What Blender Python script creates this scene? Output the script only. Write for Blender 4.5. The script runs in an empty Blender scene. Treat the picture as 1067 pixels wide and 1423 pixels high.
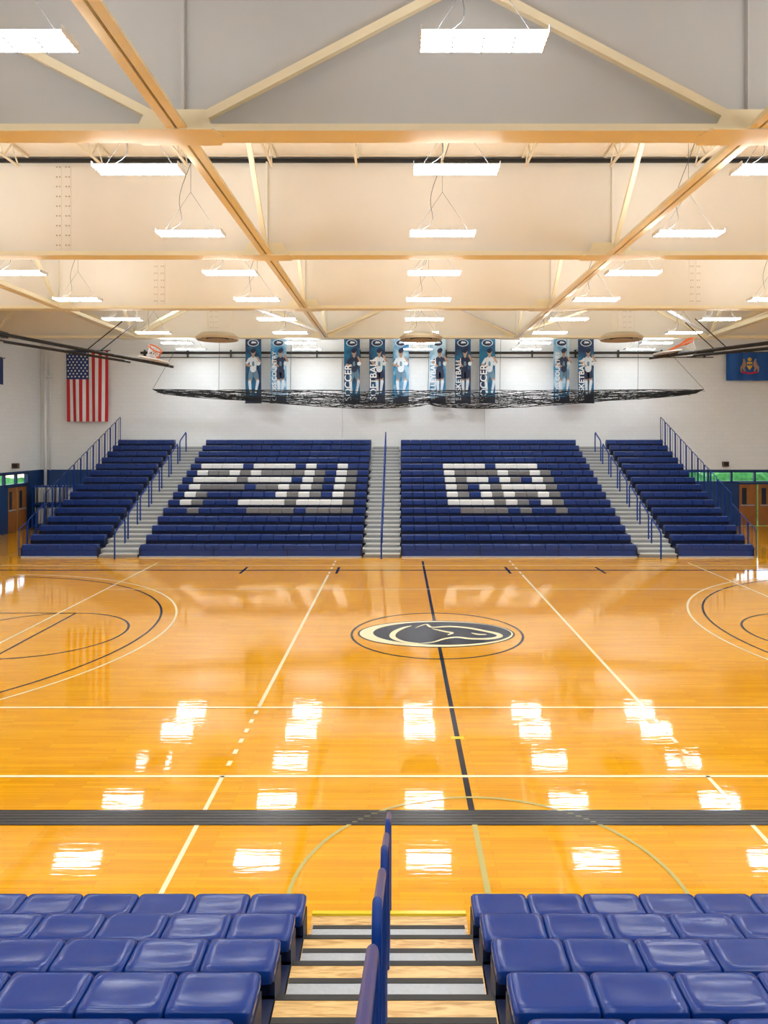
import bpy, bmesh, math, random
from mathutils import Vector, Matrix
random.seed(7)
scene = bpy.context.scene
F = 1006.0; H = 4.16; VX = 554.0; VY = 612.0
def PX(x, d): return (x - VX) * d / F
def PZ(y, d): return H - (y - VY) * d / F
def FD(y): return F * H / (y - VY)          # depth of a floor point
CX = 0.82

# ------------------------------------------------------------ materials
def nodes(m):
    m.use_nodes = True
    nt = m.node_tree
    return nt, nt.nodes['Principled BSDF']
def pmat(name, c, rough=0.5, metal=0.0, var=0.08, scale=6.0, coat=0.0, bump=0.0, spec=0.5):
    m = bpy.data.materials.new(name)
    nt, b = nodes(m)
    tc = nt.nodes.new('ShaderNodeTexCoord')
    n = nt.nodes.new('ShaderNodeTexNoise'); n.inputs['Scale'].default_value = scale; n.inputs['Detail'].default_value = 3
    nt.links.new(tc.outputs['Object'], n.inputs['Vector'])
    r = nt.nodes.new('ShaderNodeMix'); r.data_type = 'RGBA'
    r.inputs[6].default_value = (*[max(0, v * (1 - var)) for v in c], 1)
    r.inputs[7].default_value = (*[min(1, v * (1 + var)) for v in c], 1)
    nt.links.new(n.outputs['Fac'], r.inputs[0])
    nt.links.new(r.outputs[2], b.inputs['Base Color'])
    b.inputs['Roughness'].default_value = rough
    b.inputs['Metallic'].default_value = metal
    b.inputs['Coat Weight'].default_value = coat
    b.inputs['Specular IOR Level'].default_value = spec
    if bump:
        bp = nt.nodes.new('ShaderNodeBump'); bp.inputs['Strength'].default_value = bump
        bp.inputs['Distance'].default_value = 0.01
        nt.links.new(n.outputs['Fac'], bp.inputs['Height']); nt.links.new(bp.outputs[0], b.inputs['Normal'])
    return m
def emat(name, c, s):
    m = bpy.data.materials.new(name)
    nt, b = nodes(m)
    b.inputs['Base Color'].default_value = (*c, 1)
    b.inputs['Emission Color'].default_value = (*c, 1)
    b.inputs['Emission Strength'].default_value = s
    return m

def floor_mat():
    m = bpy.data.materials.new('maple_floor')
    nt, b = nodes(m)
    tc = nt.nodes.new('ShaderNodeTexCoord')
    br = nt.nodes.new('ShaderNodeTexBrick')
    br.inputs['Scale'].default_value = 1.0
    br.inputs['Brick Width'].default_value = 0.95
    br.inputs['Row Height'].default_value = 0.057
    br.inputs['Mortar Size'].default_value = 0.0012
    br.inputs['Mortar Smooth'].default_value = 0.2
    br.inputs['Bias'].default_value = 0.0
    br.offset = 0.37; br.offset_frequency = 3
    br.inputs['Color1'].default_value = (0.84, 0.41, 0.008, 1)
    br.inputs['Color2'].default_value = (0.74, 0.32, 0.003, 1)
    br.inputs['Mortar'].default_value = (0.45, 0.17, 0.004, 1)
    nt.links.new(tc.outputs['Object'], br.inputs['Vector'])
    mp = nt.nodes.new('ShaderNodeMapping'); mp.inputs['Scale'].default_value = (0.8, 14, 1)
    nt.links.new(tc.outputs['Object'], mp.inputs[0])
    n = nt.nodes.new('ShaderNodeTexNoise'); n.inputs['Scale'].default_value = 2.0; n.inputs['Detail'].default_value = 5
    nt.links.new(mp.outputs[0], n.inputs['Vector'])
    mix = nt.nodes.new('ShaderNodeMix'); mix.data_type = 'RGBA'; mix.blend_type = 'MULTIPLY'
    mix.inputs[0].default_value = 0.3
    cr = nt.nodes.new('ShaderNodeValToRGB')
    cr.color_ramp.elements[0].position = 0.3; cr.color_ramp.elements[0].color = (0.7, 0.62, 0.5, 1)
    cr.color_ramp.elements[1].position = 0.65; cr.color_ramp.elements[1].color = (1, 1, 1, 1)
    nt.links.new(n.outputs['Fac'], cr.inputs[0])
    nt.links.new(br.outputs['Color'], mix.inputs[6]); nt.links.new(cr.outputs[0], mix.inputs[7])
    nt.links.new(mix.outputs[2], b.inputs['Base Color'])
    b.inputs['Roughness'].default_value = 0.04
    b.inputs['IOR'].default_value = 1.5
    b.inputs['Coat Weight'].default_value = 0.35
    b.inputs['Coat Roughness'].default_value = 0.03
    mp2 = nt.nodes.new('ShaderNodeMapping'); mp2.inputs['Scale'].default_value = (1.0, 9, 1)
    nt.links.new(tc.outputs['Object'], mp2.inputs[0])
    n2 = nt.nodes.new('ShaderNodeTexNoise'); n2.inputs['Scale'].default_value = 1.8; n2.inputs['Detail'].default_value = 2
    nt.links.new(mp2.outputs[0], n2.inputs['Vector'])
    bp = nt.nodes.new('ShaderNodeBump'); bp.inputs['Strength'].default_value = 0.07; bp.inputs['Distance'].default_value = 0.01
    nt.links.new(n2.outputs['Fac'], bp.inputs['Height']); nt.links.new(bp.outputs[0], b.inputs['Normal'])
    nt.links.new(bp.outputs[0], b.inputs['Coat Normal'])
    return m

def wall_mat():
    m = bpy.data.materials.new('painted_block_wall')
    nt, b = nodes(m)
    tc = nt.nodes.new('ShaderNodeTexCoord')
    s = nt.nodes.new('ShaderNodeSeparateXYZ'); nt.links.new(tc.outputs['Object'], s.inputs[0])
    a = nt.nodes.new('ShaderNodeMath'); a.operation = 'ADD'
    nt.links.new(s.outputs[0], a.inputs[0]); nt.links.new(s.outputs[1], a.inputs[1])
    c = nt.nodes.new('ShaderNodeCombineXYZ'); nt.links.new(a.outputs[0], c.inputs[0]); nt.links.new(s.outputs[2], c.inputs[1])
    br = nt.nodes.new('ShaderNodeTexBrick'); br.inputs['Scale'].default_value = 1
    br.inputs['Brick Width'].default_value = 0.4; br.inputs['Row Height'].default_value = 0.2
    br.inputs['Mortar Size'].default_value = 0.005
    br.inputs['Color1'].default_value = (0.86, 0.88, 0.89, 1); br.inputs['Color2'].default_value = (0.84, 0.86, 0.87, 1)
    br.inputs['Mortar'].default_value = (0.78, 0.79, 0.81, 1)
    nt.links.new(c.outputs[0], br.inputs['Vector'])
    g = nt.nodes.new('ShaderNodeMath'); g.operation = 'LESS_THAN'; g.inputs[1].default_value = 2.74
    nt.links.new(s.outputs[2], g.inputs[0])
    mix = nt.nodes.new('ShaderNodeMix'); mix.data_type = 'RGBA'
    nt.links.new(g.outputs[0], mix.inputs[0]); nt.links.new(br.outputs['Color'], mix.inputs[6])
    mix.inputs[7].default_value = (0.012, 0.05, 0.17, 1)
    nt.links.new(mix.outputs[2], b.inputs['Base Color'])
    b.inputs['Roughness'].default_value = 0.45
    bp = nt.nodes.new('ShaderNodeBump'); bp.inputs['Strength'].default_value = 0.15; bp.inputs['Distance'].default_value = 0.005
    nt.links.new(br.outputs['Fac'], bp.inputs['Height']); bp.invert = True
    nt.links.new(bp.outputs[0], b.inputs['Normal'])
    return m

def plywood_mat():
    m = bpy.data.materials.new('plywood_tread')
    nt, b = nodes(m)
    tc = nt.nodes.new('ShaderNodeTexCoord')
    mp = nt.nodes.new('ShaderNodeMapping'); mp.inputs['Scale'].default_value = (1.0, 7, 3)
    nt.links.new(tc.outputs['Object'], mp.inputs[0])
    n = nt.nodes.new('ShaderNodeTexNoise'); n.inputs['Scale'].default_value = 3.0; n.inputs['Detail'].default_value = 6; n.inputs['Distortion'].default_value = 1.5
    nt.links.new(mp.outputs[0], n.inputs['Vector'])
    cr = nt.nodes.new('ShaderNodeValToRGB')
    cr.color_ramp.elements[0].position = 0.35; cr.color_ramp.elements[0].color = (0.50, 0.27, 0.08, 1)
    cr.color_ramp.elements[1].position = 0.6; cr.color_ramp.elements[1].color = (0.80, 0.53, 0.22, 1)
    nt.links.new(n.outputs['Fac'], cr.inputs[0]); nt.links.new(cr.outputs[0], b.inputs['Base Color'])
    b.inputs['Roughness'].default_value = 0.3
    return m

def banner_mat(name, c1, c2):
    m = bpy.data.materials.new(name)
    nt, b = nodes(m)
    tc = nt.nodes.new('ShaderNodeTexCoord')
    n = nt.nodes.new('ShaderNodeTexNoise'); n.inputs['Scale'].default_value = 1.6; n.inputs['Detail'].default_value = 4
    nt.links.new(tc.outputs['Object'], n.inputs['Vector'])
    cr = nt.nodes.new('ShaderNodeValToRGB')
    cr.color_ramp.elements[0].position = 0.4; cr.color_ramp.elements[0].color = (*c1, 1)
    cr.color_ramp.elements[1].position = 0.62; cr.color_ramp.elements[1].color = (*c2, 1)
    nt.links.new(n.outputs['Fac'], cr.inputs[0]); nt.links.new(cr.outputs[0], b.inputs['Base Color'])
    b.inputs['Roughness'].default_value = 0.6
    return m

M = {}
M['floor'] = floor_mat(); M['wall'] = wall_mat(); M['ply'] = plywood_mat()
M['navyline'] = pmat('navy_line_paint', (0.008, 0.012, 0.03), 0.08, var=0.2)
M['creamline'] = pmat('cream_line_paint', (0.90, 0.80, 0.50), 0.08, var=0.04)
M['greenline'] = pmat('sage_line_paint', (0.50, 0.43, 0.15), 0.08, var=0.06)
M['yellowmark'] = pmat('yellow_mark_paint', (0.75, 0.6, 0.02), 0.2)
M['blackmat'] = pmat('black_track', (0.012, 0.013, 0.016), 0.3, var=0.5, scale=20)
M['beam'] = pmat('cream_steel_paint', (0.94, 0.85, 0.62), 0.5, var=0.02, spec=0.3)
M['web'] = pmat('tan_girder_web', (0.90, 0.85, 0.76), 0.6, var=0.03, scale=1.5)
M['webshade'] = pmat('shaded_girder_web', (0.60, 0.60, 0.60), 0.6, var=0.05, scale=1.0)  # greyer web copy: weaker light on the near girders put into the colour
M['deck'] = pmat('roof_deck_paint', (0.90, 0.85, 0.74), 0.6, var=0.04)
M['joist'] = pmat('joist_paint', (0.80, 0.72, 0.56), 0.5)
M['dark'] = pmat('dark_gap', (0.015, 0.013, 0.012), 0.7)
M['black'] = pmat('black_steel', (0.015, 0.015, 0.018), 0.4)
LC = (0.90, 0.96, 1.0)
M['tube'] = emat('fluorescent_lens', LC, 37.0)
M['ceilfill'] = emat('added_ceiling_fill', LC, 58.0)  # added glow, brightens the ceiling from the fixture tops
M['whitesteel'] = pmat('white_fixture_enamel', (0.85, 0.85, 0.86), 0.35, var=0.02)
M['wire'] = pmat('dark_grey_wire', (0.07, 0.07, 0.07), 0.6)
M['seat'] = pmat('blue_seat_plastic', (0.004, 0.034, 0.215), 0.18, var=0.05, coat=0.0, spec=0.38)
M['seatfar'] = pmat('blue_bench_plastic', (0.005, 0.031, 0.18), 0.35, var=0.08)
M['seatwhite'] = pmat('white_bench_plastic', (0.88, 0.89, 0.90), 0.35, var=0.03)
M['seatgrey'] = pmat('grey_bench_plastic', (0.20, 0.20, 0.21), 0.35, var=0.05)
M['under'] = pmat('navy_understructure', (0.004, 0.010, 0.045), 0.5)
M['alu'] = pmat('aluminium_tread', (0.42, 0.45, 0.49), 0.35, var=0.14, scale=30, bump=0.2)
M['alufar'] = pmat('light_tread', (0.62, 0.63, 0.62), 0.45, var=0.1, scale=5)
M['riser'] = pmat('tread_riser_grey', (0.25, 0.26, 0.27), 0.5)
M['nosing'] = pmat('black_nosing', (0.015, 0.015, 0.015), 0.5)
M['railblue'] = pmat('navy_rail_enamel', (0.004, 0.035, 0.22), 0.35, coat=0.0, spec=0.2)
M['net'] = pmat('black_netting', (0.02, 0.022, 0.024), 0.8)
M['wood'] = pmat('door_wood', (0.36, 0.14, 0.04), 0.35, var=0.25, scale=3)
M['frame'] = pmat('navy_frame', (0.012, 0.035, 0.12), 0.4)
M['orange'] = pmat('orange_rim', (0.75, 0.14, 0.02), 0.4)
M['white'] = pmat('white_cloth', (0.84, 0.85, 0.86), 0.7, var=0.02)
M['red'] = pmat('flag_red', (0.58, 0.015, 0.03), 0.7, var=0.05)
M['flagblue'] = pmat('flag_blue', (0.012, 0.035, 0.17), 0.7, var=0.05)
M['pablue'] = pmat('state_flag_blue', (0.01, 0.09, 0.38), 0.7, var=0.08)
M['gold'] = pmat('flag_gold', (0.75, 0.45, 0.03), 0.7)
M['skin'] = pmat('print_skin', (0.42, 0.27, 0.20), 0.6)
M['printwhite'] = pmat('print_white', (0.62, 0.68, 0.74), 0.6)
M['printgrey'] = pmat('print_grey', (0.12, 0.22, 0.32), 0.6)
M['printdark'] = pmat('print_dark', (0.006, 0.014, 0.05), 0.6)
M['bteal'] = banner_mat('banner_teal', (0.002, 0.02, 0.085), (0.004, 0.15, 0.30))
M['bpale'] = banner_mat('banner_pale', (0.01, 0.20, 0.42), (0.45, 0.64, 0.78))
M['hedge'] = pmat('foliage_green', (0.10, 0.36, 0.06), 0.8, var=0.9, scale=4)
M['brownbox'] = pmat('brown_box', (0.10, 0.06, 0.04), 0.5)
M['glass'] = pmat('door_glass', (0.03, 0.04, 0.05), 0.1)
M['diff'] = pmat('diffuser_tan', (0.50, 0.40, 0.26), 0.5)

# ------------------------------------------------------------ mesh builder
class MB:
    def __init__(s): s.v = []; s.f = []; s.m = []; s.mats = []
    def mi(s, k):
        if k not in s.mats: s.mats.append(k)
        return s.mats.index(k)
    def poly(s, pts, k):
        b = len(s.v); s.v += [tuple(p) for p in pts]; s.f.append(tuple(range(b, b + len(pts)))); s.m.append(s.mi(k))
    def tmpl(s, V, Fc, off, k, sc=(1, 1, 1)):
        b = len(s.v); i = s.mi(k)
        s.v += [(p[0]*sc[0] + off[0], p[1]*sc[1] + off[1], p[2]*sc[2] + off[2]) for p in V]
        for f in Fc: s.f.append(tuple(b + q for q in f)); s.m.append(i)
    def box(s, x0, x1, y0, y1, z0, z1, k):
        x0, x1 = sorted((x0, x1)); y0, y1 = sorted((y0, y1)); z0, z1 = sorted((z0, z1))
        V = [(x0,y0,z0),(x1,y0,z0),(x1,y1,z0),(x0,y1,z0),(x0,y0,z1),(x1,y0,z1),(x1,y1,z1),(x0,y1,z1)]
        s.tmpl(V, [(0,3,2,1),(4,5,6,7),(0,1,5,4),(1,2,6,5),(2,3,7,6),(3,0,4,7)], (0,0,0), k)
    def beam(s, p, q, w, h, k, up=(0, 0, 1)):
        p = Vector(p); q = Vector(q); d = (q - p).normalized(); up = Vector(up)
        sd = d.cross(up)
        if sd.length < 1e-4: sd = d.cross(Vector((0, 1, 0)))
        sd.normalize(); u = sd.cross(d).normalized()
        V = []
        for c in (p, q):
            for a, b_ in ((-1,-1),(1,-1),(1,1),(-1,1)): V.append(tuple(c + sd*a*w/2 + u*b_*h/2))
        s.tmpl(V, [(0,1,2,3),(7,6,5,4),(0,4,5,1),(1,5,6,2),(2,6,7,3),(3,7,4,0)], (0,0,0), k)
    def tube(s, p, q, r, k, n=8, r2=None):
        p = Vector(p); q = Vector(q); d = (q - p).normalized()
        a = d.cross(Vector((0,0,1)))
        if a.length < 1e-4: a = d.cross(Vector((0,1,0)))
        a.normalize(); c = d.cross(a); V = []
        r2 = r if r2 is None else r2
        for ctr, rr in ((p, r), (q, r2)):
            for i in range(n):
                t = 2*math.pi*i/n; V.append(tuple(ctr + a*math.cos(t)*rr + c*math.sin(t)*rr))
        Fc = [(i, (i+1) % n, n + (i+1) % n, n + i) for i in range(n)]
        Fc += [tuple(range(n-1, -1, -1)), tuple(range(n, 2*n))]
        s.tmpl(V, Fc, (0,0,0), k)
    def path(s, pts, r, k, n=8):
        for a, b in zip(pts, pts[1:]): s.tube(a, b, r, k, n)
    def obj(s, name, parent=None, smooth=False):
        me = bpy.data.meshes.new(name); me.from_pydata(s.v, [], s.f)
        for k in s.mats: me.materials.append(M[k])
        me.polygons.foreach_set('material_index', s.m)
        if smooth: me.polygons.foreach_set('use_smooth', [True]*len(s.f))
        me.update()
        o = bpy.data.objects.new(name, me); scene.collection.objects.link(o)
        if parent: o.parent = parent
        return o
def wbox(name, *a):
    m = MB(); m.box(*a); return m.obj(name)
def empty(name, loc=(0,0,0)):
    e = bpy.data.objects.new(name, None); scene.collection.objects.link(e); e.empty_display_size = 0.2
    return e
def curves(name, paths, r, k, parent=None, res=2):
    cu = bpy.data.curves.new(name, 'CURVE'); cu.dimensions = '3D'; cu.bevel_depth = r; cu.bevel_resolution = res
    cu.use_fill_caps = True
    for pts in paths:
        sp = cu.splines.new('POLY'); sp.points.add(len(pts)-1)
        for i, p in enumerate(pts): sp.points[i].co = (*p, 1)
    cu.materials.append(M[k])
    o = bpy.data.objects.new(name, cu); scene.collection.objects.link(o)
    if parent: o.parent = parent
    return o
def rounded(dx, dy, dz, off, seg):
    bm = bmesh.new(); bmesh.ops.create_cube(bm, size=1)
    for v in bm.verts: v.co = Vector((v.co.x*dx, v.co.y*dy, v.co.z*dz))
    bmesh.ops.bevel(bm, geom=bm.edges[:], offset=off, segments=seg, profile=0.5, affect='EDGES')
    V = [tuple(v.co) for v in bm.verts]; Fc = [tuple(v.index for v in f.verts) for f in bm.faces]
    bm.free(); return V, Fc
def moulded_seat(w, dp, h):
    """plastic seat module: dished top, rolled edges, skirt all round (centre origin)"""
    us = [-1,-.985,-.95,-.88,-.7,-.35,0,.35,.7,.88,.95,.985,1]; vs = [-1,-.97,-.9,-.76,-.4,0,.4,.76,.9,.97,1]
    V = []; Fc = []; nv = len(vs)
    for u in us:
        for v in vs:
            cu = 1-.030*abs(v)**10; cv = 1-.05*abs(u)**12
            z = h/2 - .022*abs(u)**18 - .026*abs(v)**10 - .012*(1-u*u)*(1-v*v) + .006*abs(v)**3
            V.append((u*w/2*cu, v*dp/2*cv, z))
    for i in range(len(us)-1):
        for j in range(nv-1): Fc.append((i*nv+j, (i+1)*nv+j, (i+1)*nv+j+1, i*nv+j+1))
    ring = [i*nv for i in range(len(us))] + [(len(us)-1)*nv+j for j in range(1, nv)] + [i*nv+nv-1 for i in range(len(us)-2, -1, -1)] + [j for j in range(nv-2, 0, -1)]
    prev = ring
    for zz, sc in ((-.02, 1.0), (-h/2, .965)):
        b = len(V)
        for r in ring: V.append((V[r][0]*sc, V[r][1]*sc, zz))
        cur = list(range(b, b+len(ring)))
        for q in range(len(ring)):
            q2 = (q+1) % len(ring); Fc.append((prev[q], cur[q], cur[q2], prev[q2]))
        prev = cur
    return V, Fc

K = 1.07
def kz(z): return H + (z-H)*K
XL, XR, YB, YF = -17.4, 19.0, 35.2, -4.2
ZT = kz(10.4)

# ------------------------------------------------------------ room shell
m = MB(); m.box(XL, XR, YF, YB, -0.2, 0, 'floor'); m.obj('floor')
WX0, WX1, WZ0, WZ1 = 13.9, 18.5, 2.12, 2.66
DX0, DX1 = 16.5, 18.4
for a in ((XL-.2, XR+.2, YB, YB+.25, WZ1, ZT), (XL-.2, WX0, YB, YB+.25, 0, WZ1), (WX1, XR+.2, YB, YB+.25, 0, WZ1),
          (WX0, DX0, YB, YB+.25, 0, WZ0), (DX1, WX1, YB, YB+.25, 0, WZ0)):
    wbox('wall_back', *a, 'wall')
LY0, LY1 = 31.0, 34.1
LD0, LD1 = 32.2, 33.95
for a in ((XL-.25, XL, YF, YB, WZ1, ZT), (XL-.25, XL, YF, LY0, 0, WZ1), (XL-.25, XL, LY1, YB, 0, WZ1),
          (XL-.25, XL, LY0, LD0, 0, WZ0), (XL-.25, XL, LD1, LY1, 0, WZ0)):
    wbox('wall_left', *a, 'wall')
wbox('wall_right', XR, XR+.25, YF, YB, 0, ZT, 'wall')
wbox('wall_front', XL-.2, XR+.2, YF-.25, YF, 0, ZT, 'wall')
wbox('ceiling', XL-.25, XR+.25, YF-.25, YB+.25, ZT, ZT+.2, 'deck')

m = MB()
for x in [WX0+.04 + (WX1-WX0-.08)*i/4 for i in range(5)]:
    m.box(x-.04, x+.04, YB+.02, YB+.15, WZ0, WZ1, 'frame')
for z in (WZ0, WZ1-.06): m.box(WX0, WX1, YB+.02, YB+.15, z, z+.06, 'frame')
m.obj('window_1')
m = MB()
for y in [LY0+.04 + (LY1-LY0-.08)*i/3 for i in range(4)]:
    m.box(XL-.15, XL-.02, y-.04, y+.04, WZ0, WZ1, 'frame')
for z in (WZ0, WZ1-.06): m.box(XL-.15, XL-.02, LY0, LY1, z, z+.06, 'frame')
m.obj('window_2')
m = MB()
w = (DX1-DX0)/2
for i in range(2):
    a = DX0 + i*w
    m.box(a+.05, a+w-.02, YB+.03, YB+.08, .01, 2.03, 'wood')
    m.box(a+.2, a+.42, YB+.02, YB+.085, 1.05, 1.85, 'glass')
    m.box(a+w*.15, a+w*.85, YB+.0, YB+.03, .98, 1.03, 'alu')
m.box(DX0, DX0+.05, YB+.0, YB+.12, 0, 2.11, 'frame'); m.box(DX1-.05, DX1, YB+.0, YB+.12, 0, 2.11, 'frame')
m.box(DX0, DX1, YB+.0, YB+.12, 2.03, 2.11, 'frame'); m.obj('door_1')
m = MB()
w = (LD1-LD0)/2
for i in range(2):
    a = LD0 + i*w
    m.box(XL-.08, XL-.03, a+.05, a+w-.02, .01, 2.03, 'wood')
    m.box(XL-.085, XL-.02, a+.2, a+.42, 1.05, 1.85, 'glass')
    m.box(XL-.03, XL-.0, a+w*.15, a+w*.85, .98, 1.03, 'alu')
m.box(XL-.12, XL, LD0, LD0+.05, 0, 2.11, 'frame'); m.box(XL-.12, XL, LD1-.05, LD1, 0, 2.11, 'frame')
m.box(XL-.12, XL, LD0, LD1, 2.03, 2.11, 'frame'); m.obj('door_2')
# outdoors
def hedge(x0, x1, y0, y1, zt):
    m = MB(); n = 24; k = 10
    V = []; Fc = []
    for i in range(n+1):
        for j in range(k+1):
            t = j/k*math.pi
            fx = x0+(x1-x0)*(i/n if abs(x1-x0) > abs(y1-y0) else (1-math.cos(t))/2)
            fy = y0+(y1-y0)*((1-math.cos(t))/2 if abs(x1-x0) > abs(y1-y0) else i/n)
            V.append((fx+random.uniform(-.12,.12), fy+random.uniform(-.12,.12), max(0, zt*math.sin(t)**.5 + random.uniform(-.25,.25)*(0 < j < k))))
    for i in range(n):
        for j in range(k):
            a = i*(k+1)+j; Fc.append((a, a+1, a+k+2, a+k+1))
    m.tmpl(V, Fc, (0,0,0), 'hedge'); return m.obj('hedge')
hedge(9, 26, 39, 41.5, 2.5); hedge(-23.5, -21, 24, 42, 2.1)
m = MB(); m.box(-30, 32, YB+.3, 46, -.25, -.05, 'hedge'); m.box(-30, XL-.3, 15, YB+.3, -.25, -.05, 'hedge'); m.obj('lawn_ground')

# wall pipes
m = MB()
x = PX(62, 35); m.tube((x, 35.08, .1), (x, 35.08, 8.6), .07, 'white', 10); m.tube((x+.22, 35.1, 2.7), (x+.22, 35.1, 8.0), .025, 'white', 6)
m.tube((x, 35.08, 7.2), (x+.35, 35.08, 7.3), .06, 'white'); m.obj('wall_conduit', smooth=True)
m = MB()
for px in (475, 674):
    x = PX(px, 35.1); m.tube((x, 35.15, 4.3), (x, 35.15, 8.2), .02, 'whitesteel', 6)
m.obj('wall_conduit')
for px, py in ((17, 645), (1008, 645)):
    x = PX(px, 35.1) if px > 100 else XL + .15; y = 35.1 if px > 100 else 32.6; z = PZ(py, 35)
    m = MB(); m.box(x-.14, x+.14, y-.08, y+.08, z-.12, z+.12, 'brownbox'); m.box(x-.1, x+.1, y-.1, y+.06, z-.08, z+.08, 'dark'); m.obj('wall_speaker')

# ------------------------------------------------------------ court markings
ZL = 0.003
YMIN = 6.3
def strip(m, x0, x1, y0, y1, k, z=ZL): m.poly([(x0,y0,z),(x1,y0,z),(x1,y1,z),(x0,y1,z)], k)
def arc(m, cx, cy, r, w, k, a0=0, a1=360, n=96, z=ZL, ry=None):
    ry = ry or r
    P = []
    for i in range(n+1):
        t = math.radians(a0+(a1-a0)*i/n); P.append((math.cos(t), math.sin(t)))
    for (c0, s0), (c1, s1) in zip(P, P[1:]):
        ri, ro = -w/2, w/2
        if cy+r*min(s0, s1) < YMIN or cx+r*min(c0, c1) < XL+.1 or cx+r*max(c0, c1) > XR-.1: continue
        m.poly([(cx+(r+ri)*c0, cy+(ry+ri)*s0, z), (cx+(r+ro)*c0, cy+(ry+ro)*s0, z), (cx+(r+ro)*c1, cy+(ry+ro)*s1, z), (cx+(r+ri)*c1, cy+(ry+ri)*s1, z)], k)
def ell(m, cx, cy, rx, ry, k, z, n=64):
    m.poly([(cx+rx*math.cos(2*math.pi*i/n), cy+ry*math.sin(2*math.pi*i/n), z) for i in range(n)], k)
court = empty('court_markings')
m = MB()
YS, YN, YC = 23.2, 8.0, 15.6
strip(m, XL+.3, XR-.3, YS-.06, YS+.06, 'navyline')
strip(m, CX-.035, CX+.035, 8.12, 24.9, 'navyline')
arc(m, CX, YC, 1.83, .05, 'navyline')
for hx, sg in ((-11.9, 1), (13.54, -1)):
    a0, a1 = (-90, 90) if sg == 1 else (90, 270)
    arc(m, hx, YC, 6.45, .05, 'navyline', a0, a1)
    fx = hx + sg*4.13
    strip(m, fx-.025, fx+.025, YC-1.83, YC+1.83, 'navyline')
    arc(m, fx, YC, 1.83, .05, 'navyline', 0, 360)
    for yy in (YC-1.83, YC+1.83): strip(m, min(fx, hx-sg*1.66), max(fx, hx-sg*1.66), yy-.025, yy+.025, 'navyline')
    strip(m, hx-sg*1.66-.03, hx-sg*1.66+.03, 8, 23.2, 'navyline')
for px in (338, 469, 706, 835):
    xx = PX(px, FD(793)); strip(m, xx-.04, xx+.04, 22.6, 23.75, 'navyline')
m.obj('navy_lines', court)
m = MB(); z = .0045
for hx, a0, a1 in ((-11.9, -90, 90), (13.54, 90, 270)): arc(m, hx, YC, 6.8, .05, 'creamline', a0, a1, z=z)
for x in (-2.18, 3.82):
    strip(m, x-.03, x+.03, 11.27, 22.4, 'creamline', z)
    strip(m, x-.025, x+.025, YMIN, 8.97, 'creamline', z)
    for y in (8.97+.35*i+.28 for i in range(6)): strip(m, x-.03, x+.03, y, y+.14, 'creamline', z)
    for y in (22.6, 23.4, 24.1, 24.7): strip(m, x-.03, x+.03, y, y+.3, 'creamline', z)
strip(m, XL+.5, XR-.5, 11.24, 11.30, 'creamline', z)
strip(m, XL+.5, XR-.5, 8.93, 8.99, 'creamline', z)
strip(m, -8.18, 9.82, 20.2, 20.24, 'creamline', z)
for x in (-8.18, 9.82): strip(m, x-.025, x+.025, 11.27, 24.6, 'creamline', z)
strip(m, XL+.5, XR-.5, 24.05, 24.1, 'creamline', z)
m.obj('cream_lines', court)
m = MB(); z = .0055
arc(m, CX, 6.6, 1.83, .04, 'greenline', z=z); strip(m, CX-.03, CX+.03, YMIN, 7.83, 'greenline', z)
m.obj('sage_lines', court)
m = MB(); yy = FD(1026); strip(m, CX-.09, CX+.09, yy-.04, yy+.05, 'yellowmark', .007); m.obj('yellow_mark', court)
m = MB()
for i in range(5): strip(m, XL+.3, XR-.3, 7.83+i*.06, 7.83+i*.06+.052, 'blackmat', .006)
strip(m, XL+.3, XR-.3, 7.82, 8.14, 'navyline', .0052)
m.obj('sideline_band', court)
m = MB(); lx, ly = PX(606, 15.6), FD(880)
ell(m, lx, ly, 1.69, 1.08, 'navyline', .004); ell(m, lx, ly, 1.65, 1.04, 'creamline', .005)
ell(m, lx+.13, ly+.03, 1.49, .93, 'navyline', .006)
def fpt(px, py, z): d = FD(py); return (PX(px, d), d, z)
def stroke(pts, w, k, z):
    P = [Vector(fpt(a, b, z)) for a, b in pts]
    Q = []
    for i in range(len(P)-1):
        p0 = P[max(i-1, 0)]; p1 = P[i]; p2 = P[i+1]; p3 = P[min(i+2, len(P)-1)]
        for q in range(6):
            t = q/6; Q.append(.5*((2*p1)+(p2-p0)*t+(2*p0-5*p1+4*p2-p3)*t*t+(3*p1-p0-3*p2+p3)*t**3))
    Q.append(P[-1]); P = Q
    L = []; R = []
    for i, p in enumerate(P):
        t = (P[min(i+1, len(P)-1)] - P[max(i-1, 0)]).normalized(); nrm = Vector((-t.y, t.x, 0))
        ww = w*math.sin(math.pi*(i+.8)/(len(P)+.6))**.7
        L.append(p+nrm*ww/2); R.append(p-nrm*ww/2)
    for i in range(len(P)-1): m.poly([L[i], L[i+1], R[i+1], R[i]][::-1], k)
stroke([(572,870),(560,873),(548,879),(546,886),(560,892),(585,895)], .13, 'creamline', .0075)
stroke([(577,873),(592,868),(600,872),(625,871),(650,873),(672,877),(690,881),(694,885),(680,888),(655,888),(635,886),(618,888),(600,893),(570,896)], .13, 'creamline', .0078)
stroke([(600,874),(618,878),(628,880),(622,883)], .09, 'creamline', .0079)
stroke([(655,880),(665,882),(676,882)], .09, 'creamline', .0079)
m.obj('centre_logo', court)

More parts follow.
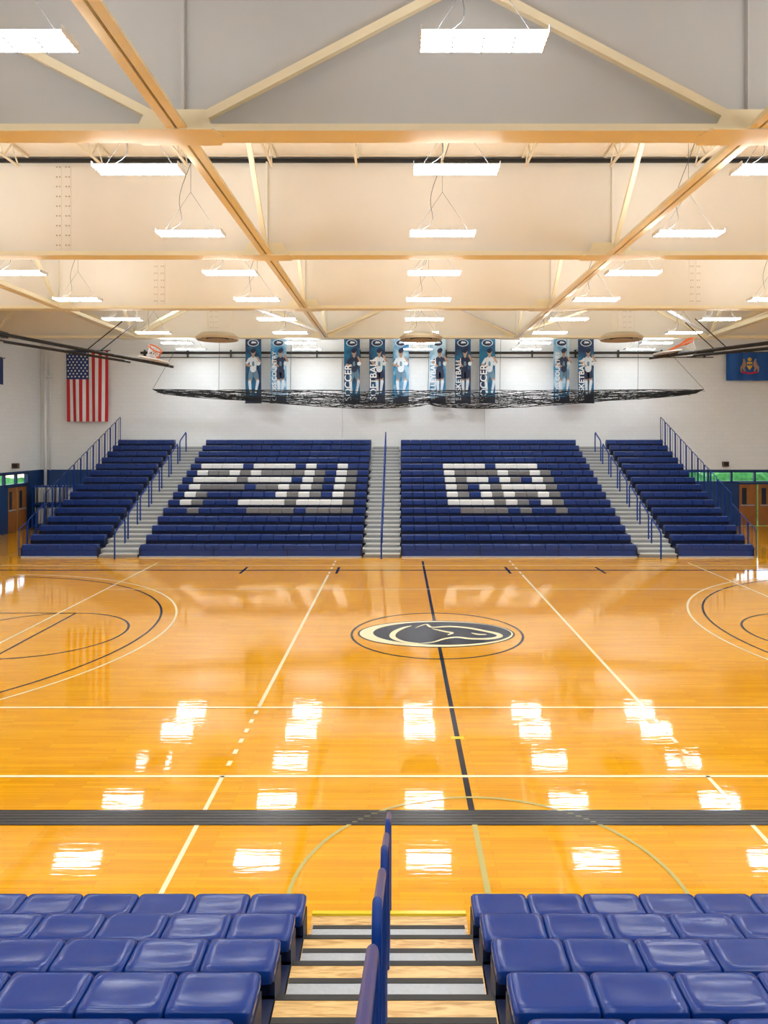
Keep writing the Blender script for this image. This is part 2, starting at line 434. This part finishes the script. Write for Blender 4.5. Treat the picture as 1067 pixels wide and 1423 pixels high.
# ------------------------------------------------------------ roof steel
ZB = kz(8.23); S = 6.4*K; DS = [K*9.7+S*(i-2) for i in range(6)]
NX = [-10.5*K, -2.9*K, 4.7*K, 12.3*K]
ZW = kz(10.28)
for gi, d in enumerate(DS):
    if d < YF+1: continue
    m = MB()
    first = gi <= 2
    wy = d + .12 if (first or gi == 5) else d - .12
    wk = 'webshade' if gi <= 2 else 'web'  # near webs take the copy with shade in its colour
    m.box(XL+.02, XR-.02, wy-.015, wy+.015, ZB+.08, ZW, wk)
    m.box(XL+.02, XR-.02, d-.20, d+.22, ZB, ZB+.10, 'beam')
    m.box(XL+.02, XR-.02, wy-.12, wy+.12, ZW, ZW+.07, 'dark')
    for x in NX:
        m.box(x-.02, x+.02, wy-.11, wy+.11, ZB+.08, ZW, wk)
        pts = [(-.65,-.28),(.5,-.28),(.6,0),(.5,.28),(-.65,.28),(-.75,0)]
        zz = ZB-.015
        b = [(x+a, d+c, zz) for a, c in pts]; t = [(x+a, d+c, zz+.03) for a, c in pts]
        m.poly(b[::-1], 'beam')
        for i in range(6): m.poly([b[i], b[(i+1)%6], t[(i+1)%6], t[i]], 'beam')
        m.poly([(x-.6, d-.205, ZB), (x+.5, d-.205, ZB), (x+.38, d-.205, ZB+.30), (x-.45, d-.205, ZB+.30)], 'beam')
        m.poly([(x-.6, d-.19, ZB), (x-.45, d-.19, ZB+.30), (x+.38, d-.19, ZB+.30), (x+.5, d-.19, ZB)], 'beam')
    if first or gi == 5:
        for a, b in zip([-18.1*K]+NX, NX+[19.9*K]):
            mid = (a+b)/2
            for s0, e0 in ((a, mid), (b, mid)):
                if not (XL < s0 < XR): continue
                s1 = s0 + (.3 if e0 > s0 else -.3)
                zt = ZW-.03 if XL < e0 < XR else ZB+1.0
                m.beam((s1, d-.12, ZB+.2), (e0 if XL < e0 < XR else (XL+.1 if e0 < 0 else XR-.1), d-.12, zt), .1, .12, 'beam')
    for xs in (-7.4*K, 9.15*K):
        for c in (-.11, .11):
            m.box(xs+c-.075, xs+c+.075, wy-.028, wy-.014, ZB+.15, ZW-.08, wk)
            for i in range(9):
                zz = ZB+.25+i*.23
                for e in (-.035, .035): m.tube((xs+c+e, wy-.045, zz), (xs+c+e, wy-.027, zz), .016, 'diff', 6)
    m.obj('roof_girder')
for x in NX:
    m = MB()
    ye = DS[5]+.2
    for s in (-1, 1): m.box(x+s*.02, x+s*.14, YF+.02, ye, ZB+.0, ZB+.05, 'beam'); m.box(x+s*.02, x+s*.04, YF+.02, ye, ZB+.05, ZB+.16, 'beam')
    m.box(x-.02, x+.02, YF+.02, ye, ZB+.06, ZB+.1, 'dark')
    for d in DS:
        if d > 12:
            m.beam((x, d-.35, ZB+.15), (x, d-2.7, ZW), .09, .1, 'beam', up=(1,0,0))
        if 5 < d < 29: m.beam((x, d+.35, ZB+.15), (x, d+2.7, ZW), .09, .1, 'beam', up=(1,0,0))
    m.obj('roof_tie_beam')
m = MB()
zc = kz(9.4)
for d in (DS[4],):
    for a, b in zip([XL+.3]+NX, NX+[XR-.3]):
        mid = (a+b)/2
        m.beam((a, d+.2, ZB+.12), (mid, d+S*.5, zc), .10, .10, 'whitesteel')
        m.beam((b, d+.2, ZB+.12), (mid, d+S*.5, zc), .10, .10, 'beam')
        m.beam((a, d+S-.3, ZB+.14), (mid, d+S*.5, zc), .08, .08, 'beam')
        m.beam((b, d+S-.3, ZB+.14), (mid, d+S*.5, zc), .08, .08, 'whitesteel')
m.obj('roof_bracing')
m = MB()
JT = ZT-.04; JB = ZT-.42
for i in range(19):
    x = XL + 1.0 + i*1.93
    for a, b in zip([YF]+DS[1:], DS[1:]+[YB]):
        if b < 5: continue
        m.box(x-.03, x+.03, a+.3, b-.3, JT-.03, JT+.03, 'joist'); m.box(x-.025, x+.025, a+.7, b-.7, JB-.02, JB+.02, 'joist')
        n = max(2, int((b-a-1.4)/.6)); L = (b-a-1.4)/n
        for j in range(n):
            y = a+.7+j*L
            m.beam((x, y, JB), (x, y+L/2, JT), .025, .025, 'joist'); m.beam((x, y+L/2, JT), (x, y+L, JB), .025, .025, 'joist')
for i in range(29):
    y = 6.0 + i*1.0
    m.box(XL+.1, XR-.1, y-.02, y+.02, ZT-.015, ZT, 'joist')
m.obj('roof_joists')

# ------------------------------------------------------------ light fixtures
m = MB()
L2 = .61
m.poly([(-L2,-.19,0),(-L2,.19,0),(L2,.19,0),(L2,-.19,0)], 'tube')
for s in (-1, 1): m.poly([(-L2,s*.19,0),(L2,s*.19,0),(L2,s*.17,.025),(-L2,s*.17,.025)], 'tube')
m.poly([(-L2,-.17,.025),(L2,-.17,.025),(L2,-.10,.06),(-L2,-.10,.06)], 'whitesteel')
m.poly([(-L2,.17,.025),(-L2,.10,.06),(L2,.10,.06),(L2,.17,.025)], 'whitesteel')
for s in (-1, 1):
    m.box(s*L2, s*(L2+.012), -.2, .2, -.012, .065, 'whitesteel')
m.box(-L2, L2, -.11, -.08, .052, .065, 'whitesteel'); m.box(-L2, L2, .08, .11, .052, .065, 'whitesteel')
m.poly([(-L2,-.08,.058),(L2,-.08,.058),(L2,.08,.058),(-L2,.08,.058)], 'ceilfill')  # added upward-glowing strip to lift the ceiling brightness
for c in (-.08, 0, .08): m.box(-L2, L2, c-.004, c+.004, -.014, -.001, 'wire')
for c in (-.3, 0, .3): m.box(c-.004, c+.004, -.185, .185, -.02, -.001, 'wire')
for s in (-1, 1):
    m.tube((s*.5, 0, .06), (0, 0, .85), .0035, 'wire', 4)
m.tube((0, 0, .85), (0, 0, 2.25), .0035, 'wire', 4)
cab = []
for i in range(15):
    t = i/14; cab.append((-.45+.55*t+.12*math.sin(t*7), .03, .07+.25*math.sin(t*math.pi*.9)+1.9*t**3))
m.path(cab, .006, 'wire', 5)
fix = m.obj('hanging_light_fixture')
fme = fix.data
cols = [.83*K, -3.95*K, 5.5*K, -8.95*K, 10.4*K]
firstf = True
rows = [r*K for r in [-3.0, .3, 3.6, 7.12, 10.5, 13.75, 17.0, 20.2, 23.5]] + [28.3, 31.2, 33.5]
for ri, y in enumerate(rows):
    cc = cols + ([-13.9*K, 15.3*K] if y < 25 else [])
    for x in cc:
        if firstf: o = fix; firstf = False
        else:
            o = bpy.data.objects.new('hanging_light_fixture', fme); scene.collection.objects.link(o)
        xx = x + (.12 if (ri == 3 and abs(x+3.95*K) < .1) else 0) + (.2 if (ri == 4 and abs(x+3.95*K) < .1) else 0)
        yy = y
        if abs(y-31.2) < .1: yy = 31.35
        o.location = (xx, yy, kz(8.08)); o.scale = (K, K, 1)

for px in (302, 585, 863):
    m = MB(); d = 27.0; x = PX(px, d); z = PZ(469, d); n = 36
    for (r0, z0), (r1, z1), k in (((.80,.0),(.76,-.10),'diff'),((.76,-.10),(.60,.02),'diff'),((.6,.02),(.58,-.08),'dark'),((.58,-.08),(.42,.02),'diff'),((.42,.02),(.4,-.08),'dark'),((.4,-.08),(.22,.0),'diff'),((.22,0),(.01,-.05),'diff'),((.80,0),(.62,.14),'diff'),((.62,.14),(.01,.16),'diff')):
        for i in range(n):
            a, b = 2*math.pi*i/n, 2*math.pi*(i+1)/n
            m.poly([(x+r0*math.cos(a), d+r0*math.sin(a), z+z0), (x+r0*math.cos(b), d+r0*math.sin(b), z+z0), (x+r1*math.cos(b), d+r1*math.sin(b), z+z1), (x+r1*math.cos(a), d+r1*math.sin(a), z+z1)], k)
    for i in range(3):
        t = i*2.094; m.tube((x+.5*math.cos(t), d+.5*math.sin(t), z+.14), (x+.5*math.cos(t), d+.5*math.sin(t), ZT-.05), .012, 'beam', 6)
    m.obj('air_diffuser')

# ------------------------------------------------------------ bleachers
RISE = .267
LET = {'P': ['1111','1..1','1111','1...','1...','1...'], 'S': ['1111','1...','1111','...1','...1','1111'],
       'U': ['1..1','1..1','1..1','1..1','1..1','1111'], 'G': ['1111','1...','1.11','1..1','1..1','1111'],
       'A': ['1111','1..1','1..1','1111','1..1','1..1']}
def word(wd, c0):
    w = {}
    for i, ch in enumerate(wd):
        for r, row in enumerate(LET[ch]):
            for c, q in enumerate(row):
                if q == '1': w[(r, c0+i*5+c)] = 'seatwhite'
    for (r, c) in list(w):
        if w[(r, c)] == 'seatwhite' and (r+1, c+1) not in w: w[(r+1, c+1)] = 'seatgrey'
    return w
def bleachers(name, Y0, s, run, nrow, sections, aisles, words, zseat0, near, seatw=.465):
    root = empty(name)
    seatk = 'seat' if near else 'seatfar'
    ms = MB(); mu = MB(); ma = MB()
    sh = .10 if near else .205
    hz = sh/2
    for k in range(nrow):
        z = zseat0 + RISE*k; Y = Y0 + s*run*k; dz = RISE*k
        for si, (a, b) in enumerate(sections):
            n = max(1, round((b-a)/seatw)); wd = (b-a)/n
            T = moulded_seat(wd-.005, .29, sh) if near else rounded(wd-.008, .26, sh, .02, 1)
            for c in range(n):
                kk = seatk
                if words and si in words:
                    kk = words[si].get((10-k, c), seatk)
                ms.tmpl(T[0], T[1], (a+(c+.5)*wd, Y+s*.135, z-hz), kk)
            mu.box(a+.02, b-.02, Y+s*.05, Y+s*.23, z-.24, z-sh+.01, 'under')
            mu.box(a+.01, b-.01, Y+s*.10, Y+s*.13, max(dz-.0, 0), z-.1, 'under')
            if k == 0: mu.box(a, b, Y+s*.02, Y+s*.06, .03, z-.1, 'seatfar')
            if k > 0:
                mu.box(a, b, Y-s*(run-.25), Y+s*.26, dz-.04, dz, 'under')
                mu.box(a, b, Y-s*(run-.25), Y-s*(run-.28), dz-.10, dz, 'under')
        for (a, b) in aisles:
            t1, t2 = ('ply', 'alu') if near else ('alufar', 'alufar')
            if k > 0:
                ma.box(a, b, Y-s*(run-.25), Y+s*.26, dz-.03, dz, t1)
                ma.box(a, b, Y-s*(run-.25), Y-s*(run-.27), dz-.14, dz-.03, t1 if near else 'riser')
                ma.box(a, b, Y-s*(run-.245), Y-s*(run-.29), dz, dz+.004, 'nosing')
            f = Y-s*.065
            ma.box(a+(.03 if near else .1), b-.03, f, Y+s*.26, dz+RISE/2-.03, dz+RISE/2, t2)
            ma.box(a+.05, b-.05, f+s*.02, f+s*.04, dz, dz+RISE/2-.03, 'riser' if not near else 'ply')
            ma.box(a+(.03 if near else .1), b-.03, f-s*.003, f+s*.04, dz+RISE/2, dz+RISE/2+.004, 'nosing')
            if near:
                for e in (a+.03, b-.05): ma.box(e, e+.02, f, Y+s*.26, dz, dz+RISE/2-.001, 'nosing')
        for (a, b) in sections:
            for e in (a, b-.03):
                mu.box(e, e+.03, Y+s*.02, Y+s*.25, max(0, dz-.0), z-.1, 'under')
    ms.obj('seats', root, smooth=near); mu.obj('understructure', root); ma.obj('aisle_steps', root)
    paths = []
    nl = nrow//2
    for (a, b) in aisles:
        xc = (a+b)/2
        for j in range(nl):
            ya = Y0 - s*.34 + s*run*2*j; yb = ya + s*.95
            za = RISE*(2*j) ; g = RISE/run
            zb = za + g*.95
            h = .93
            pts = [(xc, ya, za+.0), (xc, ya, za+h-.12)]
            for q in range(1, 5):
                t = q/5*math.pi/2; pts.append((xc, ya+s*.12*(1-math.cos(t)), za+h-.12+.12*math.sin(t)+g*.12*(1-math.cos(t))))
            pts.append((xc, yb-s*.12, zb+h-g*.12))
            for q in range(1, 5):
                t = q/5*math.pi/2; pts.append((xc, yb-s*.12+s*.12*math.sin(t), zb+h-.12+.12*math.cos(t)))
            pts.append((xc, yb, zb+h-.15)); pts.append((xc, yb, zb+.02))
            paths.append(pts)
    curves('aisle_handrails', paths, .020 if near else .028, 'railblue', root, 3)
    return root

far = bleachers('bleachers', 25.7, 1, .63, 15, [(-13.4,-10.7),(-9.2,-1.32),(.1,8.45),(9.92,12.6)], [(-10.68,-9.22),(-1.3,.08),(8.47,9.9)],
          {1: word('PSU', 1), 2: word('GA', 4)}, .45, False)
near = bleachers('bleachers', 5.94, -1, .655, 14, [(-8.06,-.75),(.585,7.9)], [(-.74,.575)], None, .45, True, .457)
m = MB(); m.box(-.74, .575, 6.18, 6.22, .10, .12, 'yellowmark'); m.box(-.74, .575, 5.95, 6.22, 0, .1, 'ply')
m.obj('entry_step', near)
for xe in (-13.5, 12.7):
    P = []; Q = []
    for k in range(15):
        y = 25.72+.63*k; z = RISE*k; h = 1.35 if k > 2 else 1.0
        P.append([(xe, y, z+.05), (xe, y+.02, z+h-.1), (xe, y+.07, z+h), (xe, y+.55, z+h+.2), (xe, y+.58, z+h+.1), (xe, y+.56, z+.32)])
        Q.append([(xe, y+.3, z+.2), (xe, y+.3, z+h+.1)])
        Q.append([(xe, y, z+.25), (xe, y+.57, z+.5)])
    curves('end_guardrail', P, .018, 'railblue', far); curves('end_guardrail_bars', Q, .008, 'railblue', far)
m = MB()
for a, b in [(-13.4,-10.7),(-9.2,-1.32),(.1,8.45),(9.92,12.6)]:
    m.box(a, b, 25.66, 25.70, .0, .05, 'alu')
    n = int((b-a)/2.2)
    for i in range(n+1):
        x = a+(b-a)*i/max(1, n); m.box(x-.02, x+.02, 25.69, 25.715, .05, .35, 'under')
m.obj('kick_rail', far)

# ------------------------------------------------------------ banners
def figure(m, x, z, sc, y, pose):
    jer, sk, sh = pose[0], 'skin', pose[1]
    def cap(p, q, r0, r1, k, yy):
        p = Vector((x+p[0]*sc, 0, z+p[1]*sc)); q = Vector((x+q[0]*sc, 0, z+q[1]*sc)); d = (q-p).normalized(); n = Vector((-d.z, 0, d.x))
        r0 *= sc; r1 *= sc; pts = []
        for i in range(7):
            t = -math.pi/2+math.pi*i/6; pts.append(q+d*math.cos(t)*r1+n*math.sin(t)*r1)
        for i in range(7):
            t = math.pi/2+math.pi*i/6; pts.append(p+d*math.cos(t)*r0+n*math.sin(t)*r0)
        m.poly([(v.x, yy, v.z) for v in pts][::-1], k)
    s = pose[2]
    cap((-.05,.9), (-.14*s,.48), .085,.06, sk, y); cap((-.14*s,.48), (-.10*s,.02), .06,.04, 'printwhite', y-.001)
    cap((.06,.9), (.18*s,.5), .085,.06, sk, y); cap((.18*s,.5), (.10*s,.08), .06,.04, 'printwhite', y-.001)
    cap((-.06,.92), (-.1*s,.68), .10,.10, sh, y-.002); cap((.06,.92), (.12*s,.70), .10,.10, sh, y-.002)
    cap((0,.98), (0,1.35), .12,.15, jer, y-.003)
    cap((-.15,1.38), (-.28,1.16*pose[3]), .055,.045, jer, y-.004); cap((-.28,1.16*pose[3]), (-.1,1.1), .045,.035, sk, y-.005)
    cap((.15,1.38), (.27,1.25*pose[4]), .055,.045, jer, y-.004); cap((.27,1.25*pose[4]), (.16,1.45*pose[4]), .045,.035, sk, y-.005)
    cap((0,1.48), (0,1.55), .05,.05, sk, y-.004); cap((0,1.62), (0,1.68), .085,.095, sk, y-.005)
    cap((-.01,1.70), (.03,1.74), .09,.08, 'printdark', y-.006)
    cap((0,1.15), (0,1.25), .05,.04, 'printgrey', y-.006)
    m.poly([(x+(.2+.08*math.cos(i*.6283))*sc, y-.007, z+(1.2+.08*math.sin(i*.6283))*sc) for i in range(10)], 'printwhite')
bans = [(341,'bteal','',0),(376,'bpale','CROSS COUNTRY',1),(478,'bteal','SOCCER',0),(513,'bteal','SOFTBALL',1),(546,'bpale','',0),
        (597,'bpale','VOLLEYBALL',1),(632,'bteal','BASKETBALL',1),(666,'bteal','SOCCER',0),(769,'bpale','CROSS COUNTRY',0),(803,'bteal','BASKETBALL',1)]
for i, (px, bk, txt, alt) in enumerate(bans):
    d = 34.75; x0 = PX(px, d); x1 = PX(px+22, d); z0 = PZ(560, d); z1 = PZ(468, d); xc = (x0+x1)/2
    root = empty('sports_banner')
    m = MB(); n = 24
    for j in range(n):
        za, zb = z0+(z1-z0)*j/n, z0+(z1-z0)*(j+1)/n
        ya, yb = d+.015*math.sin(j*.5+i), d+.015*math.sin((j+1)*.5+i)
        m.poly([(x0, ya, za), (x1, ya, za), (x1, yb, zb), (x0, yb, zb)], bk)
    m.tube((x0-.04, d, z1), (x1+.04, d, z1), .025, 'black'); m.tube((x0-.03, d, z0), (x1+.03, d, z0), .02, 'black')
    m.tube((x0+.05, d, z1), (x0+.05, d, ZT-.1), .008, 'wire', 4); m.tube((x1-.05, d, z1), (x1-.05, d, ZT-.1), .008, 'wire', 4)
    m.obj('cloth', root)
    m = MB()
    e = [(xc+.27*math.cos(t*math.pi/12), d-.03, z1-.3-.17*math.sin(t*math.pi/12)) for t in range(24)]; m.poly(e, 'printwhite')
    e = [(xc+.23*math.cos(t*math.pi/12), d-.033, z1-.3-.14*math.sin(t*math.pi/12)) for t in range(24)]; m.poly(e, 'printdark')
    m.poly([(xc-.1, d-.036, z1-.33), (xc+.17, d-.036, z1-.31), (xc+.1, d-.036, z1-.24), (xc-.06, d-.036, z1-.22)], 'printwhite')
    m.poly([(x0, d-.028, z0), (x1, d-.028, z0), (x1, d-.028, z0+.35), (x0, d-.028, z0+.2)], 'printdark')
    jer = 'printwhite' if (bk == 'bteal' and i % 2) or not txt else 'printdark'
    figure(m, xc+(.1 if txt else 0), z0+.42, 1.22, d-.04, [(jer, 'printgrey', 1, 1, 1), (jer, 'printdark', .6, 1.1, 1.05)][alt])
    m.obj('printed_artwork', root)
    if txt:
        cu = bpy.data.curves.new('lettering', 'FONT'); cu.body = txt; cu.size = .46 if len(txt) < 9 else (.36 if len(txt) < 11 else .29); cu.extrude = .002; cu.offset = .006
        cu.materials.append(M['white'])
        t = bpy.data.objects.new('lettering', cu); scene.collection.objects.link(t); t.parent = root
        R = Matrix(((0, -1, 0), (0, 0, -1), (1, 0, 0))).to_4x4()
        t.matrix_world = Matrix.Translation((x0+(.35 if len(txt) < 9 else .28), d-.06, z0+.10)) @ R

# ------------------------------------------------------------ flags
d = 35.0
def wave(u, v): return .035*math.sin(u*14+v*2)
root = empty('american_flag')
fx0, fx1, fz0, fz1 = PX(92, d), PX(151, d), PZ(586, d), PZ(488, d)
def fp(u, v, o=0):
    x = fx0+(fx1-fx0)*(u*(1-.04*(1-v))+.03*(1-v)); return (x, d-.05+wave(u, v)-o, fz0+(fz1-fz0)*v)
m = MB()
NU, NV = 39, 10
for i in range(NU):
    for j in range(NV):
        st = i//3; k = 'red' if st % 2 == 0 else 'white'
        if j >= 6 and st < 7: k = 'flagblue'
        m.poly([fp(i/NU, j/NV), fp((i+1)/NU, j/NV), fp((i+1)/NU, (j+1)/NV), fp(i/NU, (j+1)/NV)], k)
m.obj('cloth', root)
m = MB()
for r in range(9):
    for c in range(6 if r % 2 == 0 else 5):
        u = (.045+.09*c + (.045 if r % 2 else 0)); v = .965-.041*r
        if u > .52: continue
        ctr = fp(u, v, .012); pts = []
        for q in range(10):
            rr = .062 if q % 2 == 0 else .027; t = math.pi/2-q*math.pi/5; pts.append((ctr[0]+rr*math.cos(t), ctr[1], ctr[2]+rr*math.sin(t)))
        m.poly(pts, 'white')
m.obj('stars', root)
m = MB(); m.tube((fx0-.1, d-.05, fz1+.02), (fx1+.1, d-.05, fz1+.02), .025, 'wire'); m.obj('header_rod', root)

root = empty('state_flag')
sx0, sx1, sz0, sz1 = PX(1008, d), PX(1074, d), PZ(529, d), PZ(490, d)
m = MB(); n = 24
for i in range(n):
    a, b = sx0+(sx1-sx0)*i/n, sx0+(sx1-sx0)*(i+1)/n; ya, yb = d-.05+.03*math.sin(i*.9), d-.05+.03*math.sin((i+1)*.9)
    m.poly([(a, ya, sz0), (b, yb, sz0), (b, yb, sz1), (a, ya, sz1)], 'pablue')
m.tube((sx0-.1, d-.05, sz1+.02), (sx1+.1, d-.05, sz1+.02), .02, 'wire')
cx, cz = PX(1040, d), PZ(509, d); y = d-.11
m.poly([(cx-.13,y,cz+.2),(cx+.13,y,cz+.2),(cx+.13,y,cz-.02),(cx,y,cz-.2),(cx-.13,y,cz-.02)][::-1], 'gold')
m.poly([(cx-.12,y-.003,cz+.1),(cx+.12,y-.003,cz+.1),(cx+.12,y-.003,cz+.03),(cx-.12,y-.003,cz+.03)][::-1], 'pablue')
for s in (-1, 1):
    hp = [(.18,-.25),(.24,-.1),(.17,.05),(.19,.2),(.26,.36),(.34,.33),(.31,.25),(.38,.05),(.46,-.05),(.44,-.28),(.38,-.28),(.36,-.08),(.27,-.25)]
    pts = [(cx+s*a, y, cz+b) for a, b in hp]; m.poly(pts, 'skin')
m.poly([(cx-.4,y,cz-.32),(cx,y,cz-.4),(cx+.4,y,cz-.32),(cx+.38,y,cz-.25),(cx,y,cz-.32),(cx-.38,y,cz-.25)], 'red')
e = [(cx+.1*math.cos(t*math.pi/6), y, cz+.32+.09*math.sin(t*math.pi/6)) for t in range(12)]; m.poly(e, 'gold')
m.obj('cloth', root)
root = empty('hanging_flag')
m = MB()
for j in range(12):
    a, b = 29.9+j*.155, 29.9+(j+1)*.155; xa, xb = XL+.08+.03*math.sin(j*.9), XL+.08+.03*math.sin((j+1)*.9)
    m.poly([(xa, a, 6.6), (xb, b, 6.6), (xb, b, 7.75), (xa, a, 7.75)], 'flagblue')
m.tube((XL+.08, 29.8, 7.77), (XL+.08, 31.85, 7.77), .02, 'wire'); m.obj('cloth', root)

# ------------------------------------------------------------ divider net
root = empty('divider_net')
d = 33.6; nx0, nx1 = PX(212, d), PX(978, d)
def env(t):
    top = PZ(541, d) - .05*math.sin(math.pi*t)
    e = math.sin(math.pi*min(1, max(0, t)))**.40
    return top, top - (.62*e + .28*math.sin(math.pi*t)**2*abs(math.cos(3*math.pi*t))**.5)
P = []
for i in range(34):
    pts = []; ph = random.uniform(0, 6); fr = random.uniform(2, 7); lv = random.random()**.9
    yo = random.uniform(-.25, .25)
    for j in range(71):
        t = j/70; a, b = env(t); w = lv+.16*math.sin(fr*2*t*math.pi+ph)+.05*math.sin(t*60+ph); w = min(1, max(0, w))
        pts.append((nx0+(nx1-nx0)*t, d+yo*math.sin(math.pi*t), a+(b-a)*w))
    P.append(pts)
curves('net_folds', P, .013, 'net', root, 1)
P = []
for i in range(330):
    t = random.uniform(.015, .985); a, b = env(t); t2 = t+random.uniform(-.02, .02); w0 = random.uniform(0, .5); w1 = random.uniform(w0+.2, 1.05)
    P.append([(nx0+(nx1-nx0)*t, d-.1, a+(b-a)*w0), (nx0+(nx1-nx0)*(t+t2)/2, d-.12, a+(b-a)*((w0+w1)/2+.05)), (nx0+(nx1-nx0)*t2, d-.1, a+(b-a)*min(1, w1))])
curves('net_mesh', P, .008, 'net', root, 0)
P = [[(nx0, d, env(0)[0]), (nx0+1.0, d, 8.25)], [(nx1, d, env(1)[0]), (nx1-1.6, d, 8.25)]]
for t in (.12, .25, .37, .5, .63, .75, .88): P.append([(nx0+(nx1-nx0)*t, d, env(t)[0]-.03), (nx0+(nx1-nx0)*t+.05, d, 10.2)])
curves('hoist_cables', P, .009, 'black', root, 0)
m = MB(); z = PZ(490, 35)
m.tube((PX(195, 35), 35.05, z), (PX(992, 35), 35.05, z), .06, 'black')
m.tube((PX(195, 35), 35.08, z-.22), (PX(992, 35), 35.08, z-.22), .02, 'black')
for i in range(14):
    x = PX(200+i*60, 35); m.box(x-.03, x+.03, 35.04, 35.19, z-.24, z+.14, 'black')
m.obj('curtain_track')

# ------------------------------------------------------------ folded up basketball goals
def goal(P0, P1, rim, sg):
    root = empty('basketball_hoop')
    m = MB(); P0 = Vector(P0); P1 = Vector(P1)
    for dy in (-.45, .45):
        o = Vector((0, dy, 0)); m.tube(P0+o, P1+o*.5, .045, 'black'); m.tube(P0+o+Vector((0, 0, -.25)), P0.lerp(P1, .75)+o*.6+Vector((0, 0, -.12)), .03, 'black')
        m.tube(P0.lerp(P1, .55)+o, P0.lerp(P1, .75)+o+Vector((0, 0, 1.2)), .02, 'black')
    for t in (.1, .3, .5, .7, .9):
        a = P0.lerp(P1, t); m.tube(a+Vector((0, -.42, 0)), a+Vector((0, .42, 0)), .025, 'black')
        if t < .8: m.tube(a+Vector((0, -.4, 0)), P0.lerp(P1, t+.2)+Vector((0, .35, 0)), .018, 'black')
    m.box(P0.x-.1, P0.x+.1, P0.y-.6, P0.y+.6, P0.z-.1, P0.z+.1, 'black')
    m.tube(P0, P0+Vector((0, 0, 2.3)), .04, 'black')
    m.obj('mast', root)
    m = MB(); r = Vector(rim)
    ax = Vector((sg*.55, -.25, .8)).normalized(); u = ax.cross(Vector((0, 1, 0))).normalized(); v = ax.cross(u)
    n = 20; pr = [r+u*.23*math.cos(2*math.pi*i/n)+v*.23*math.sin(2*math.pi*i/n) for i in range(n+1)]
    m.path(pr, .022, 'orange')
    m.obj('rim', root)
    m = MB()
    for i in range(12):
        t = 2*math.pi*i/12; a = r+u*.23*math.cos(t)+v*.23*math.sin(t); t2 = t+.5; b = r-ax*.25+u*.15*math.cos(t2)+v*.15*math.sin(t2); c = r-ax*.4+u*.13*math.cos(t)+v*.13*math.sin(t)
        m.tube(a, b, .008, 'white', 4); m.tube(b, c, .008, 'white', 4)
        t3 = t-.5; b = r-ax*.25+u*.15*math.cos(t3)+v*.15*math.sin(t3); m.tube(a, b, .008, 'white', 4)
    m.obj('net', root)
    m = MB()
    w = .60
    a = (P1-P0).normalized()
    nrm = a.cross(Vector((0, 1, 0))).normalized()
    if nrm.z < 0: nrm = -nrm
    cc = P1.lerp(P0, .08)+nrm*.12
    q = [cc-a*.45+Vector((0,-w,0)), cc+a*.2+Vector((0,-w*.9,0)), cc+a*.35+Vector((0,0,0)), cc+a*.2+Vector((0,w*.9,0)), cc-a*.45+Vector((0,w,0))]
    m.poly(q, 'whitesteel'); m.poly([p+nrm*.03 for p in q][::-1], 'whitesteel')
    for i in range(5): m.beam(q[i], q[(i+1) % 5], .04, .05, 'whitesteel')
    m.tube(r-u*.22, cc, .025, 'orange'); m.tube(r+v*.2, cc+Vector((0,.1,0)), .02, 'orange')
    m.obj('backboard', root)
dd = 25.0
goal((PX(-5, dd), dd, PZ(463, dd)), (PX(238, dd), dd, PZ(509, dd)), (PX(220, dd), dd-.3, PZ(486, dd)), 1)
dd = 27.0
goal((PX(1120, dd), dd, PZ(470, dd)), (PX(905, dd), dd, PZ(497, dd)), (PX(951, dd), dd-.3, PZ(476, dd)), -1)

# chair rack by the left doors
root = empty('chair_storage_rack')
m = MB(); x0, x1, y0, y1 = -17.0, -15.4, 33.6, 34.4
for x in (x0, x1):
    for y in (y0, y1): m.tube((x, y, .1), (x, y, 2.0), .03, 'railblue'); m.tube((x, y-.03, .06), (x, y+.03, .06), .06, 'black')
for z in (.2, 1.2, 2.0):
    for y in (y0, y1): m.tube((x0, y, z), (x1, y, z), .025, 'railblue')
    for x in (x0, x1): m.tube((x, y0, z), (x, y1, z), .025, 'railblue')
m.obj('frame', root)
m = MB()
for i in range(11):
    x = x0+.1+i*.14
    for z in (.25, 1.25):
        m.beam((x, y0+.1, z+.38), (x+.05, y1-.1, z+.38), .03, .7, 'seatwhite' if i % 3 else 'seatgrey')
        m.tube((x+.02, y0+.05, z), (x+.02, y0+.05, z+.8), .012, 'alu', 6); m.tube((x+.02, y1-.1, z), (x+.02, y1-.1, z+.8), .012, 'alu', 6)
m.obj('folded_chairs', root)

# ------------------------------------------------------------ world, camera
w = bpy.data.worlds.new('World'); scene.world = w; w.use_nodes = True
nt = w.node_tree; bg = nt.nodes['Background']
sky = nt.nodes.new('ShaderNodeTexSky'); sky.sky_type = 'NISHITA'; sky.sun_elevation = math.radians(50); sky.sun_disc = False
nt.links.new(sky.outputs[0], bg.inputs[0]); bg.inputs[1].default_value = 0.5
cam = bpy.data.cameras.new('camera'); co = bpy.data.objects.new('camera', cam); scene.collection.objects.link(co)
co.location = (0, 0, H); co.rotation_euler = (math.radians(90), 0, 0)
cam.sensor_fit = 'HORIZONTAL'; cam.sensor_width = 36; cam.lens = F/1067*36
cam.shift_x = -(VX-533.5)/1067; cam.shift_y = (VY-711.5)/1067
cam.clip_end = 200
scene.camera = co
scene.view_settings.view_transform = 'Standard'
scene.view_settings.look = 'None'
scene.view_settings.exposure = 0.05
